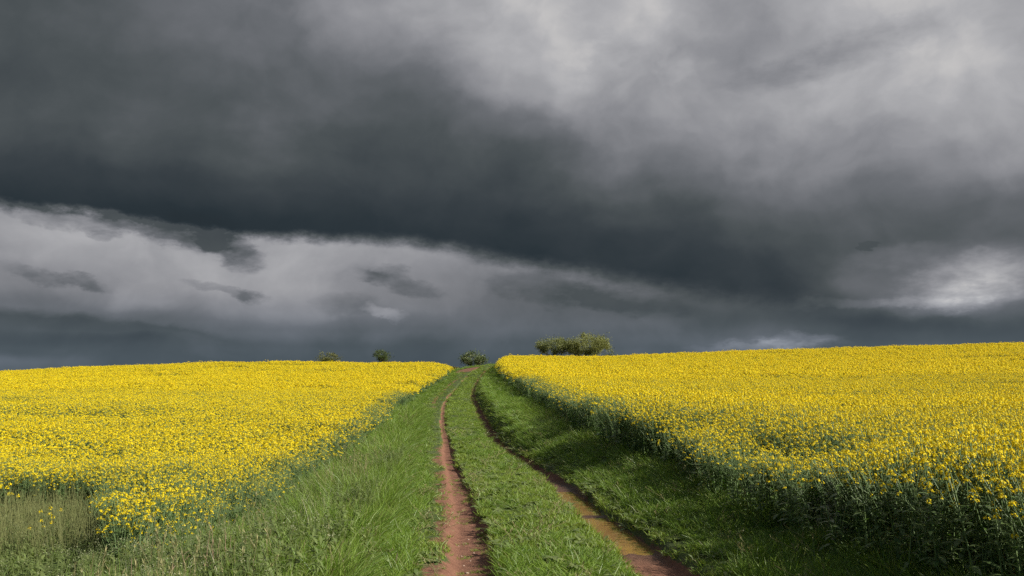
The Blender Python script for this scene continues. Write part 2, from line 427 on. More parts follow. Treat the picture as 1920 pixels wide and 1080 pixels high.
M_PETAL = leafy('rapeseed_petal', (.85, .71, .012), (.87, .65, .008), .30, .6, .2, (1.1, 1.0, .5), c3=(.88, .74, .05))
M_BUD = leafy('rapeseed_bud', (.42, .42, .05), (.50, .44, .04), .2)
M_RLEAF = leafy('rapeseed_leaf', (.11, .18, .055), (.19, .26, .095), .28, .40, .6, (1.0, 1.4, .5))
M_RSTEM = leafy('rapeseed_stem', (.13, .20, .075), (.17, .24, .09), .1, .5, .4)
M_GRASS = leafy('meadow_grass', (.085, .175, .022), (.24, .34, .050), .28, .45, .45, (1.3, 1.35, .5), c3=(.22, .24, .08))
M_SHORT = leafy('track_grass', (.110, .205, .022), (.28, .36, .055), .28, .45, .45, (1.3, 1.3, .5), c3=(.26, .25, .09))
M_DRY = leafy('dry_stem', (.26, .18, .11), (.33, .24, .16), .1, .8, .2, (1, 1, 1))
M_WEED = leafy('weed_leaf', (.11, .17, .045), (.22, .26, .09), .3, .5, .35)
M_CREAM = leafy('pale_blossom', (.38, .40, .24), (.48, .48, .30), .3, .7, .2, (1, 1, .9))

# ground
m, t = new_mat('field_ground'); M_GROUND = m
at = lambda n: (lambda a: a.outputs['Fac'])(t.node('ShaderNodeAttribute', attribute_name=n))
soil_a, crop_a, wet_a = at('soil'), at('crop'), at('wet')
pos = t.node('ShaderNodeNewGeometry').outputs['Position']
nA = t.noise(pos, 2.2, 8, .65); nB = t.noise(pos, 38, 5, .7); nC = t.noise(pos, 9, 6, .6); nD = t.noise(pos, .35, 5, .6)
soilc = t.mixc(t.sstep(nC, .3, .7), (.165, .072, .044, 1), (.25, .122, .076, 1))
soilc = t.mixc(t.sstep(nB, .60, .74), soilc, (.32, .20, .135, 1))
soilc = t.mixc(t.math('MULTIPLY', t.sstep(nB, .40, .30), .7), soilc, (.085, .042, .028, 1))
soilc = t.mixc(wet_a, soilc, (.10, .052, .032, 1))
grassc = t.mixc(t.sstep(nA, .35, .65), (.050, .080, .018, 1), (.085, .115, .03, 1))
grassc = t.mixc(t.sstep(nC, .55, .72), grassc, (.13, .10, .05, 1))
cropc = t.mixc(t.sstep(nA, .35, .65), (.055, .055, .028, 1), (.085, .075, .04, 1))
edge_f = t.sstep(t.math('ADD', soil_a, t.math('MULTIPLY', t.math('SUBTRACT', nC, .5), .9)), .35, .6)
c = t.mixc(crop_a, grassc, cropc); c = t.mixc(edge_f, c, soilc)
p = t.node('ShaderNodeBsdfPrincipled'); t.put(p.inputs['Base Color'], c)
t.put(p.inputs['Roughness'], t.mixf(wet_a, .9, .55)); p.inputs['Specular IOR Level'].default_value = .3
b = t.node('ShaderNodeBump'); b.inputs['Strength'].default_value = 1.0; b.inputs['Distance'].default_value = .04
t.put(b.inputs['Height'], t.math('ADD', t.math('MULTIPLY', nC, .7), t.math('MULTIPLY', nB, .45))); t.l.new(b.outputs[0], p.inputs['Normal'])
o = t.node('ShaderNodeOutputMaterial'); t.l.new(p.outputs[0], o.inputs[0])

# ------------------------------------------------------------------ ground: one sheet to the horizon
rows = [-1500, -600, -250, -120, -60, -35, -20, -12, -7, -4, -2]
d = 0.0
while d < 135:
    rows.append(d); d += max(0.05, abs(d) * 0.0065)
rows += [150, 170, 200, 250, 330, 450, 700, 1200, 2500, 5000]
rows = np.array(rows, float)
s = np.concatenate([-np.geomspace(3, 5000, 46)[::-1], np.arange(-2.97, 3.0, 0.04), np.geomspace(3.02, 5000, 46)])
SS, DD = np.meshgrid(s, rows)
xc = (xL(DD) + xR(DD)) / 2
xc = np.where(np.abs(DD) > 380, np.interp(np.sign(DD) * 380, DG, (T_LEFT + T_RIGHT) / 2), xc)
XX = xc + SS
ZZ = ground_z(XX, DD)
ZZ = np.where(DD > 390, -14, ZZ)
nr, nc = XX.shape
V = np.stack([XX, DD, ZZ], -1).reshape(-1, 3)
ii = (np.arange(nr - 1)[:, None] * nc + np.arange(nc - 1)[None, :]).ravel()
F = np.stack([ii, ii + 1, ii + nc + 1, ii + nc], -1)
me = mesh_np('ground', V, F, [M_GROUND], smooth=True)
_, _, soil = ruts(XX, DD)
soil = np.where((DD > -60) & (DD < 125), soil, 0)
cropm = np.maximum(sm(xL(DD) - XX, OFF_L(DD) - .3, OFF_L(DD) + .3), sm(XX - xR(DD), OFF_R(DD) - .3, OFF_R(DD) + .3))
wet = (1 - sm(np.abs(XX - xR(DD)), .18, .42)) * sm(DD, 9.4, 10.8) * (1 - sm(DD, 17, 20))
for nm, arr in (('soil', soil), ('crop', cropm), ('wet', wet)):
    a = me.attributes.new(nm, 'FLOAT', 'POINT'); a.data.foreach_set('value', arr.astype(np.float32).ravel())
ground = link(bpy.data.objects.new('ground', me)); tag(ground, kind='structure', label='rolling ground with red soil wheel ruts between two fields')

# ------------------------------------------------------------------ puddles in the right wheel rut
m, t = new_mat('muddy_water'); M_WATER = m
pos = t.node('ShaderNodeNewGeometry').outputs['Position']
p = t.node('ShaderNodeBsdfPrincipled'); n = t.noise(pos, 3, 4, .6)
t.put(p.inputs['Base Color'], t.mixc(n, (.27, .14, .05, 1), (.32, .17, .065, 1)))
p.inputs['Roughness'].default_value = .06; p.inputs['IOR'].default_value = 1.4; p.inputs['Specular IOR Level'].default_value = 1.0
b = t.node('ShaderNodeBump'); b.inputs['Strength'].default_value = .02; b.inputs['Distance'].default_value = .01
t.put(b.inputs['Height'], t.noise(pos, 14, 3, .5)); t.l.new(b.outputs[0], p.inputs['Normal'])
o = t.node('ShaderNodeOutputMaterial'); t.l.new(p.outputs[0], o.inputs[0])
for (d0, d1), lab in ((PUD1, 'long muddy puddle at the far end of the wet wheel rut'), (PUD2, 'brown puddle in the nearer part of the wet wheel rut')):
    V = []; F = []
    ds = np.linspace(d0 - .3, d1 + .3, 26); off = np.linspace(-.36, .36, 9)
    for dd_ in ds:
        for o_ in off: V.append((float(xR(dd_)) + o_, dd_, WATER_Z))
    for i in range(25):
        for j in range(8): F.append([i * 9 + j, i * 9 + j + 1, (i + 1) * 9 + j + 1, (i + 1) * 9 + j])
    ob = link(bpy.data.objects.new('puddle_water', mesh_np('puddle_water', V, F, [M_WATER], smooth=True)))
    tag(ob, lab, kind='structure')

# ------------------------------------------------------------------ scatter (only for stuff)
def scatter(name, P, rot, scl, idx, protos, label, cat):
    col = bpy.data.collections.new(name + '_kinds')
    for i, me_ in enumerate(protos):
        col.objects.link(bpy.data.objects.new('%s_%02d' % (name, i), me_))
    me_ = bpy.data.meshes.new(name); n = len(P)
    me_.vertices.add(n); me_.vertices.foreach_set('co', np.asarray(P, np.float32).ravel())
    a = me_.attributes.new('rot', 'FLOAT_VECTOR', 'POINT'); a.data.foreach_set('vector', np.asarray(rot, np.float32).ravel())
    a = me_.attributes.new('scl', 'FLOAT_VECTOR', 'POINT'); a.data.foreach_set('vector', np.asarray(scl, np.float32).ravel())
    a = me_.attributes.new('kindex', 'INT', 'POINT'); a.data.foreach_set('value', np.asarray(idx, np.int32))
    ob = link(bpy.data.objects.new(name, me_)); tag(ob, label, cat, kind='stuff')
    ng = bpy.data.node_groups.new(name, 'GeometryNodeTree')
    ng.interface.new_socket('Geometry', in_out='INPUT', socket_type='NodeSocketGeometry')
    ng.interface.new_socket('Geometry', in_out='OUTPUT', socket_type='NodeSocketGeometry')
    N = ng.nodes; Lk = ng.links
    gi = N.new('NodeGroupInput'); go = N.new('NodeGroupOutput'); ip = N.new('GeometryNodeInstanceOnPoints')
    ci = N.new('GeometryNodeCollectionInfo'); ci.inputs['Collection'].default_value = col
    ci.inputs['Separate Children'].default_value = True; ci.inputs['Reset Children'].default_value = True
    def na(nm, dt):
        x = N.new('GeometryNodeInputNamedAttribute'); x.data_type = dt; x.inputs['Name'].default_value = nm; return x.outputs[0]
    er = N.new('FunctionNodeEulerToRotation')
    Lk.new(na('rot', 'FLOAT_VECTOR'), er.inputs[0]); Lk.new(er.outputs[0], ip.inputs['Rotation'])
    Lk.new(na('scl', 'FLOAT_VECTOR'), ip.inputs['Scale']); Lk.new(na('kindex', 'INT'), ip.inputs['Instance Index'])
    ip.inputs['Pick Instance'].default_value = True
    Lk.new(gi.outputs[0], ip.inputs['Points']); Lk.new(ci.outputs[0], ip.inputs['Instance']); Lk.new(ip.outputs[0], go.inputs[0])
    md = ob.modifiers.new('plants', 'NODES'); md.node_group = ng
    return ob

# ------------------------------------------------------------------ plant models
def rv(a=1.0): return Vector((random.gauss(0, a), random.gauss(0, a), random.gauss(0, a)))
def raceme(mb, top, size, nf, fs):
    """dome of four-petalled flowers under a knot of buds"""
    for k in range(nf):
        th = random.random() * 6.283; h = random.random()
        rad = size * (.55 + .6 * (1 - h)) ; c = top + Vector((math.cos(th) * rad, math.sin(th) * rad, -size * 1.25 * (1 - h) + size * .3))
        nrm = (Vector((math.cos(th), math.sin(th), .9)) + rv(.45)).normalized()
        a = nrm.orthogonal().normalized(); b_ = nrm.cross(a); w = fs * random.uniform(.8, 1.15)
        an = random.random() * 1.57; a, b_ = a * math.cos(an) + b_ * math.sin(an), b_ * math.cos(an) - a * math.sin(an)
        lift = nrm * w * .28
        v = [c + a * w * .5 + lift, c + b_ * w * .5 - lift * .3, c - a * w * .5 + lift, c - b_ * w * .5 - lift * .3]
        mb.add(v, [[0, 1, 2], [0, 2, 3]], 0)
    for k in range(max(2, nf // 6)):
        c = top + Vector((0, 0, size * .55)) + rv(size * .18); r = fs * .35
        mb.add([c + Vector((r, 0, 0)), c + Vector((0, r, 0)), c + Vector((-r, -r * .5, 0)), c + Vector((0, 0, r * 1.6))], [[0, 1, 3], [1, 2, 3], [2, 0, 3]], 1)
def rape_plant(seed, detail=2, H=1.15, flowers=1.0):
    random.seed(seed); mb = MB()
    lean = Vector((random.gauss(0, .05), random.gauss(0, .05), 0))
    P = lambda h: Vector((lean.x * h * h, lean.y * h * h, h))
    seg = [P(H * t) for t in (0, .3, .6, .85, .97)]
    mb.tube(seg, [.008, .0075, .006, .004, .003], 4 if detail == 2 else 3, 3)
    nb = {2: random.randint(8, 10), 1: 6, 0: 5}[detail]
    fsz = {2: .0145, 1: .022, 0: .034}[detail]; nf = {2: 15, 1: 12, 0: 11}[detail]; rs = {2: .018, 1: .025, 0: .038}[detail]
    if flowers > 0: raceme(mb, P(H), rs * 1.1, int(nf * flowers * 1.2), fsz)
    for k in range(nb):
        h0 = H * random.uniform(.42, .82); th = k * 2.4 + random.random()
        out = random.uniform(.09, .24); h1 = H * random.uniform(.70, 1.0)
        h1 = max(h1, h0 + .12)
        b0 = P(h0); b2 = P(h1) + Vector((math.cos(th) * out, math.sin(th) * out, 0)); b1 = b0.lerp(b2, .5) + Vector((math.cos(th) * .03, math.sin(th) * .03, -.02))
        mb.tube([b0, b1, b2], [.004, .0035, .0025], 3, 3)
        if random.random() < flowers + .1: raceme(mb, b2, rs, max(4, int(nf * flowers)), fsz)
        if detail > 0:
            for q in range(2):
                mb.strip(b0.lerp(b2, .2 + .3 * q), (math.cos(th + q * 2), math.sin(th + q * 2), .9), (0, 0, 1), random.uniform(.04, .08), .016, .9, 2, 2, [.6, 1, .2])
    nl = {2: 26, 1: 14, 0: 7}[detail]
    for k in range(nl):
        h = H * (random.uniform(.06, .78)); th = random.random() * 6.283; big = 1.25 - .75 * h / H
        Ll = random.uniform(.08, .17) * big * (1.35 if detail == 0 else 1); Wl = Ll * random.uniform(.24, .38)
        mb.strip(P(h), (math.cos(th), math.sin(th), random.uniform(.2, 1.1)), (0, 0, 1), Ll, Wl, random.uniform(.6, 1.6), 3 if detail else 2, 2,
                 [.35, 1, .8, .12] if detail else [.4, 1, .2])
    return mb.mesh('rapeseed_plant', [M_PETAL, M_BUD, M_RLEAF, M_RSTEM])
def tuft(seed, n, rad, h0, h1, w, mat, droop=.8, lean=(0, 0), seg=3):
    random.seed(seed); mb = MB()
    for k in range(n):
        th = random.random() * 6.283; r = rad * math.sqrt(random.random())
        o_ = .25 + .5 * random.random(); th2 = random.random() * 6.283
        mb.strip((math.cos(th) * r, math.sin(th) * r, -.02), (math.cos(th2) * o_ + lean[0], math.sin(th2) * o_ + lean[1], 1), (math.cos(th * 3), math.sin(th * 3), .2),
                 random.uniform(h0, h1), w * random.uniform(.7, 1.2), droop * random.uniform(.4, 1.5), seg, 0)
    return mb.mesh('grass_tuft', [mat])
def weed(seed, H, cream=True, n=26):
    random.seed(seed); mb = MB()
    for s_ in range(random.randint(2, 3)):
        th = random.random() * 6.28; ln = Vector((math.cos(th) * .12, math.sin(th) * .12, 0)); h = H * random.uniform(.75, 1)
        pts = [Vector((ln.x * q * q + s_ * .02, ln.y * q * q, h * q)) for q in (0, .35, .7, 1)]
        mb.tube(pts, [.004, .0035, .003, .002], 3, 0)
        for k in range(n):
            q = random.uniform(.1, .95); b0 = Vector((ln.x * q * q, ln.y * q * q, h * q)); a = random.random() * 6.28
            mb.strip(b0, (math.cos(a), math.sin(a), random.uniform(.1, .9)), (0, 0, 1), random.uniform(.05, .12), random.uniform(.014, .034), random.uniform(.3, 1.5), 2, 0, [.5, 1, .15])
        for u in range(4 if cream else 0):
            a = random.random() * 6.28; tp = pts[-1] + Vector((math.cos(a) * .045, math.sin(a) * .045, random.uniform(-.05, .03)))
            mb.tube([pts[-2].lerp(pts[-1], .5), tp], .0016, 3, 0)
            for k in range(6):
                c_ = tp + Vector((random.gauss(0, .016), random.gauss(0, .016), random.gauss(0, .004))); r = random.uniform(.003, .006)
                nn = (Vector((0, 0, 1)) + rv(.4)).normalized(); a_ = nn.orthogonal().normalized() * r; b_ = nn.cross(a_)
                mb.add([c_ + a_, c_ + b_, c_ - a_, c_ - b_], [[0, 1, 2, 3]], 1)
    return mb.mesh('weed', [M_WEED, M_CREAM])

# ------------------------------------------------------------------ point sampling
def sample(dens_max, d0, d1, wedge=.64, extra=5.0, x0=None, x1=None):
    """uniform points per square metre in a wedge before the camera"""
    lo_ = -(wedge * d1 + extra) if x0 is None else x0; hi_ = (wedge * d1 + extra) if x1 is None else x1
    n = int(dens_max * (d1 - d0) * (hi_ - lo_))
    X = rng.uniform(lo_, hi_, n); D = rng.uniform(d0, d1, n)
    k = np.abs(X) < wedge * np.maximum(D, 0) + extra
    return X[k], D[k]
def rots(n, tilt=.08):
    return np.stack([rng.normal(0, tilt, n), rng.normal(0, tilt, n), rng.uniform(0, 6.283, n)], -1)

# ------------------------------------------------------------------ rapeseed crop
def crop_points(side):
    out = []
    for (d0, d1, dens, lvl) in ((-2, 20, 42, 0), (20, 34, 24, 1), (34, 55, 17, 1), (55, 85, 10.5, 2), (85, 124, 8.5, 2)):
        X, D = sample(dens, d0, d1)
        if side < 0:
            u = (xL(D) - X) - OFF_L(D) + .5 * fbm(X * .5, D * .5, 51)
            k = u > 0
            bare = (X < -.485 * D + .5 + .7 * fbm(X, D, 53)) & (D < 15.8 + 1.6 * fbm(X * .7, D * 0, 54))
            k &= ~(bare) & (D > 9.4 + .8 * fbm(X * 1.2, D * 0, 55))
        else:
            u = (X - xR(D)) - OFF_R(D) + .55 * fbm(X * .5, D * .5, 52)
            k = u > 0
        X, D, u = X[k], D[k], u[k]
        # thin or trampled places and tramlines
        thin = np.zeros(len(X))
        if side > 0:
            thin = np.maximum(thin, .95 * np.exp(-(((X - 3.9) / .8) ** 2 + ((D - 12.2) / 1.3) ** 2)))
            thin = np.maximum(thin, .6 * np.exp(-(((X - 5.8) / .7) ** 2 + ((D - 13.5) / 1.2) ** 2)))
        else:
            thin = np.maximum(thin, .8 * np.exp(-(((X + 6.2) / 1.6) ** 2 + ((D - 15.2) / 1.0) ** 2)))
            thin = np.maximum(thin, .7 * np.exp(-(((X + 16.0) / 3.0) ** 2 + ((D - 33) / 1.5) ** 2)))
            thin = np.maximum(thin, .6 * np.exp(-(((X + 9.5) / 1.5) ** 2 + ((D - 20.5) / 1.4) ** 2)))
            thin = np.maximum(thin, .85 * np.exp(-(((X + 26) / 4.0) ** 2 + ((D - 103) / 2.2) ** 2)))
            thin = np.maximum(thin, .6 * np.exp(-(((X + 21) / 2.4) ** 2 + ((D - 62) / 1.5) ** 2)))
        if side < 0:
            fr = np.minimum(D - 9.4, np.where(D < 16, (X + .485 * D) * 1.6 + .3, 9))
            thin = np.maximum(thin, .75 * (1 - sm(fr, .2, 1.9)))
        thin = np.maximum(thin, .7 * sm(fbm(X * .16, D * .30, 61), .10, .22))
        keep = rng.random(len(X)) > thin * .75
        X, D, u, thin = X[keep], D[keep], u[keep], thin[keep]
        out.append((X, D, u, thin, np.full(len(X), lvl)))
    return [np.concatenate([o_[i] for o_ in out]) for i in range(5)]
near_p = [rape_plant(100 + i, 2) for i in range(7)] + [rape_plant(120 + i, 2, flowers=.22) for i in range(3)]
mid_p = [rape_plant(140 + i, 1) for i in range(5)]
far_p = [rape_plant(160 + i, 0) for i in range(5)]
protos = near_p + mid_p + far_p           # 0-6 full, 7-9 sparse flowers, 10-14 mid, 15-19 far
for side, nm, lab in ((-1, 'rapeseed_crop', 'yellow flowering rapeseed crop on the lower ground left of the track'),
                      (1, 'rapeseed_crop', 'yellow flowering rapeseed crop above the dark shaded edge right of the track')):
    X, D, u, thin, lvl = crop_points(side)
    n = len(X)
    hs = 1.0 + .10 * fbm(X * .9, D * .9, 71) * 2 + rng.normal(0, .05, n)
    hs *= 1 - .28 * thin
    hs *= np.where(u < .7, (.76 if side < 0 else .90) + (.34 if side < 0 else .14) * u, 1.0) * (1.0 if side > 0 else .88)
    if side > 0: hs *= 1 - .20 * (1 - sm(u, .8, 1.8)) * sm(D, 8, 10.5) * (1 - sm(D, 16, 19))
    if side > 0: hs *= 1 + .10 * np.exp(-((D - 24) / 5) ** 2)
    tall = rng.random(n) < .02
    hs = np.where(tall, hs * 1.12, hs)
    idx = np.where(lvl == 0, rng.integers(0, 7, n), np.where(lvl == 1, rng.integers(10, 15, n), rng.integers(15, 20, n)))
    sparse = (lvl == 0) & ((rng.random(n) < .10) | (rng.random(n) < thin) | ((u < .6) & (rng.random(n) < (.9 if side < 0 else .25))))
    edge_m = (lvl == 1) & (u < .75) & (rng.random(n) < .8)
    idx = np.where(sparse | edge_m, rng.integers(7, 10, n), idx)
    wide = np.where(lvl == 0, 1.0, np.where(lvl == 1, 1.25, 1.75 + .3 * sm(D, 85, 120)))
    P = np.stack([X, D, ground_z(X, D) - .02], -1)
    scatter(nm, P, rots(n, .10), np.stack([wide, wide, hs * np.where(lvl == 2, 1.02, 1)], -1), idx, protos, lab, 'rapeseed')

# ------------------------------------------------------------------ grass
tall_p = [tuft(200 + i, 34, .07, .28, .58, .0105, M_GRASS, 1.1, (.25 * (i - 2) / 2, .1)) for i in range(5)]
midg_p = [tuft(220 + i, 28, .065, .10, .24, .0095, M_GRASS, 1.0) for i in range(5)]
short_p = [tuft(240 + i, 28, .075, .04, .12, .0085, M_SHORT, .9, seg=2) for i in range(5)]
def straw(seed, h0, h1):
    random.seed(seed); mb = MB()
    for k in range(7):
        x, y = random.gauss(0, .06), random.gauss(0, .06); h = random.uniform(h0, h1); lx, ly = random.gauss(0, .10), random.gauss(0, .10)
        pts = [(x, y, 0), (x + lx * .3, y + ly * .3, h * .55), (x + lx, y + ly, h)]
        mb.tube(pts, [.0030, .0024, .0016], 3, 0)
        for q in range(7):
            f_ = random.uniform(.8, 1.03); a = random.random() * 6.28
            mb.strip((x + lx * f_, y + ly * f_, h * f_), (math.cos(a) * .5, math.sin(a) * .5, 1), (0, 0, 1), .03, .008, .3, 1, 0, [.8, .4])
    for k in range(5):
        a = random.random() * 6.28
        mb.strip((0, 0, .02), (math.cos(a), math.sin(a), .35), (0, 0, 1), h1 * .6, .009, .8, 3, 0)
    return mb.mesh('straw_tuft', [M_STRAW])
M_STRAW = leafy('straw', (.24, .23, .10), (.36, .32, .16), .2, .7, .2)
def dock(seed):
    random.seed(seed); mb = MB()
    for k in range(9):
        a = k * 2.4 + random.random(); mb.strip((random.gauss(0, .03), random.gauss(0, .03), .01), (math.cos(a), math.sin(a), random.uniform(.4, 1.3)), (0, 0, 1), random.uniform(.08, .17), random.uniform(.03, .055), 1.1, 3, 0, [.35, 1, .8, .1])
    return mb.mesh('broad_leaves', [M_WEED])
gprot = tall_p + midg_p + short_p + [straw(260, .35, .62), straw(261, .10, .22), dock(262), dock(263)]
def grass_band(fun, name, label, seed):
    """fun(X, D) -> (density 0..1, kind 0 tall / 1 mid / 2 short, height factor)"""
    Ps, Ro, Sc, Ix = [], [], [], []
    for (d0, d1, dens, w) in ((1.5, 10, 240, 1.0), (10, 18, 170, 1.1), (18, 30, 80, 1.45), (30, 50, 32, 2.1), (50, 80, 15, 2.9), (80, 124, 7.5, 4.0)):
        X, D = sample(dens, d0, d1, .64, 3.0, -12 if d0 < 14 else -9, 9)
        de, kind, hf = fun(X, D)
        k = rng.random(len(X)) < de * np.clip(.78 + 1.6 * fbm(X * 2.6, D * 2.6, seed + 5) + .8 * fbm(X * .9, D * .9, seed + 6), .5, 1)
        X, D, kind, hf = X[k], D[k], kind[k], hf[k]
        n = len(X)
        hh = hf * rng.uniform(.75, 1.25, n) * (1 + 1.3 * fbm(X * 1.1, D * 1.1, seed))
        hh *= 1 + .12 * (w - 1)
        wd = w * np.clip(.6 + .4 * hf, .5, 1.2)
        Ps.append(np.stack([X, D, ground_z(X, D)], -1)); Ro.append(rots(n, .12)); Sc.append(np.stack([wd, wd, hh], -1))
        ix = kind * 5 + rng.integers(0, 5, n); u_ = rng.random(n); pt = fbm(X * 1.4, D * 1.4, seed + 9)
        ix = np.where((u_ < .006 + .022 * (pt > .14)) & (D < 35), np.where(kind == 0, 15, 16), ix)
        ix = np.where((u_ > .96 - .16 * (pt < -.14)) & (D < 35), 17 + (u_ * 1000).astype(int) % 2, ix)
        Ix.append(ix)
    return scatter(name, np.concatenate(Ps), np.concatenate(Ro), np.concatenate(Sc), np.concatenate(Ix), gprot, label, 'grass')
def g_left(X, D):
    l = xL(D) - X; wl = rut_w(D, 3); e = l - wl * 1.0 + .22 * fbm(X * 2.2, D * 2.8, 81)
    _, _, so = ruts(X, D)
    de = sm(e, -.02, .12) * (l < OFF_L(D) + .25) * (1 - so)
    near_l = sm(l, .35, 1.1)
    de = de * (.30 + .25 * sm(l, .3, .6) + .45 * near_l)
    lush = l + .5 * fbm(X * 1.1, D * 1.1, 83)
    kind = np.where(lush > 1.05, 0, np.where(lush > .6, 1, 2))
    kind = np.where(D > 45, np.where(lush > 1.3, 1, 2), kind)
    hf = np.where(kind == 0, .6 + .55 * sm(l, .8, 1.8), 1.0) * np.interp(D, [0, 30, 60], [1, .85, .75])
    # grassy corner in front of the bare patch
    return de, kind, hf
def g_mid(X, D):
    wl = rut_w(D, 3); wr = rut_w(D, 8)
    j = .12 * fbm(X * 3, D * 2.4, 85)
    a = X - xL(D) - wl * 1.0 + j; b_ = xR(D) - X - wr * 1.15 + j
    _, _, so = ruts(X, D)
    de = sm(a, -.02, .06) * sm(b_, -.02, .06) * (1 - so)
    kind = np.where(fbm(X * 1.2, D * .9, 87) > .10, 1, 2)
    kind = np.where(D > 40, 2, kind)
    hf = np.where(kind == 1, .75, 1.1)
    return de, kind, hf
def g_right(X, D):
    r = X - xR(D); wr = rut_w(D, 8); e = r - wr * 1.15 + .14 * fbm(X * 2.4, D * 2.4, 89)
    _, _, so = ruts(X, D)
    de = (1 - so) * sm(e, -.02, .10) * (r < OFF_R(D) + .3) 
    lush = r + .6 * fbm(X * 1.3, D * 1.3, 91)
    kind = np.where(lush > 1.5, 0, np.where(lush > .5, 1, 2)); kind = np.where(D > 40, np.where(lush > .6, 1, 2), kind)
    hf = np.where(kind == 0, .62, .95)
    return de, kind, hf
def g_corner(X, D):
    de = ((xL(D) - X) > OFF_L(D) + .1) & ((D < 11.6 + 1.0 * fbm(X * .8, D * 0, 93)) & (X < -.40 * D))
    return de * .8, np.where(fbm(X, D, 95) > -.1, 0, 1), np.full(len(X), .75)
grass_band(g_left, 'verge_grass', 'long lush green grass on the verge between left rut and left crop', 301)
grass_band(g_mid, 'track_grass', 'short green grass on the strip between the two wheel ruts', 302)
grass_band(g_right, 'verge_grass', 'shaded green grass on the bank below the right crop', 303)
grass_band(g_corner, 'headland_grass', 'tall green grass in the bottom left corner before the bare patch', 304)

# few low tufts growing in the ruts
X, D = sample(60, 3, 24, .64, 3, -4, 4)
_, _, so = ruts(X, D); k = (so > .5) & (fbm(X * 3, D * 3, 97) > .06) & (np.abs(X - xR(D)) > .3); X, D = X[k], D[k]; n = len(X)
scatter('rut_grass', np.stack([X, D, ground_z(X, D)], -1), rots(n), np.tile(np.array([[.6, .6, .5]]), (n, 1)), 10 + rng.integers(0, 5, n), gprot,
        'sparse flat tufts sprouting from the bare red soil of the ruts', 'grass')

# thin pale stubble stems on the bare patch
def stubble(seed):
    random.seed(seed); mb = MB()
    for k in range(3):
        x, y = random.gauss(0, .07), random.gauss(0, .07); h = random.uniform(.35, .8)
        mb.tube([(x, y, 0), (x + random.gauss(0, .03), y, h * .5), (x + random.gauss(0, .05), y + random.gauss(0, .03), h)], [.004, .003, .002], 3, 0)
        for q in range(2):
            a = random.random() * 6.28; mb.strip((x, y, h * random.uniform(.3, .8)), (math.cos(a), math.sin(a), .8), (0, 0, 1), .08, .012, 1, 2, 0, [.5, 1, .2])
    for k in range(14):
        a = random.random() * 6.28; r = .12 * random.random()
        mb.strip((math.cos(a) * r, math.sin(a) * r, 0), (math.cos(a * 2), math.sin(a * 2), .6), (0, 0, 1), random.uniform(.05, .14), .008, 1, 2, 1)
    return mb.mesh('stubble', [M_STUB, M_OLIVE])
M_STUB = leafy('stubble_stem', (.17, .19, .07), (.24, .25, .10), .2, .6, .2)
M_OLIVE = leafy('olive_undergrowth', (.16, .135, .04), (.20, .17, .055), .3, .7, .2)
X, D = sample(70, 10.6, 17, .64, 3, -16, -3)
k = (X < -.48 * D + .5) & (D < 16.3) & (D > 11.0); X, D = X[k], D[k]; n = len(X)
sc_ = rng.uniform(.6, 1.1, n)
scatter('stubble', np.stack([X, D, ground_z(X, D)], -1), rots(n), np.stack([sc_, sc_, sc_], -1), rng.integers(0, 4, n), [stubble(400 + i) for i in range(4)],
        'thin olive and pale stems standing on the bare patch at the left edge', 'stubble')

# mixed weeds along the left crop edge
X, D = sample(85, 4.5, 26, .64, 2, -8, 0)
l = xL(D) - X - OFF_L(D)
k = ((D < 9.6 + 2.6 * (X < -.44 * D)) & (l > -.9) & (X > -.52 * D + .6 * fbm(X, D, 99))) | ((l > -.55) & (l < .15) & (rng.random(len(X)) < .55)) | ((l > -1.9) & (l < 0) & (rng.random(len(X)) < .42 + 1.6 * fbm(X, D, 58)) & (D < 22))
k |= (X > -.58 * D) & (X < -.45 * D) & (D < 15.2) & (rng.random(len(X)) < .5)
X, D = X[k], D[k]; n = len(X); sc_ = rng.uniform(.55, 1.0, n) * np.where(D < 9.6, 1.05, .75)
scatter('verge_weeds', np.stack([X, D, ground_z(X, D)], -1), rots(n), np.stack([sc_, sc_, sc_], -1), rng.integers(0, 6, n),
        [weed(500 + i, .78, i < 1) for i in range(6)], 'mixed leafy weeds crowding the foot of the left crop', 'weeds')

# ------------------------------------------------------------------ single plants and small things
def at_px(x, y_row, D):
    return (x - 960) / FPX * D, D
def put(o, X, D, rz=0.0, dz=0.0, sc=1.0):
    o.location = (X, D, float(ground_z(np.array([X]), np.array([D]))[0]) + dz); o.rotation_euler = (0, 0, rz); o.scale = (sc, sc, sc); return o

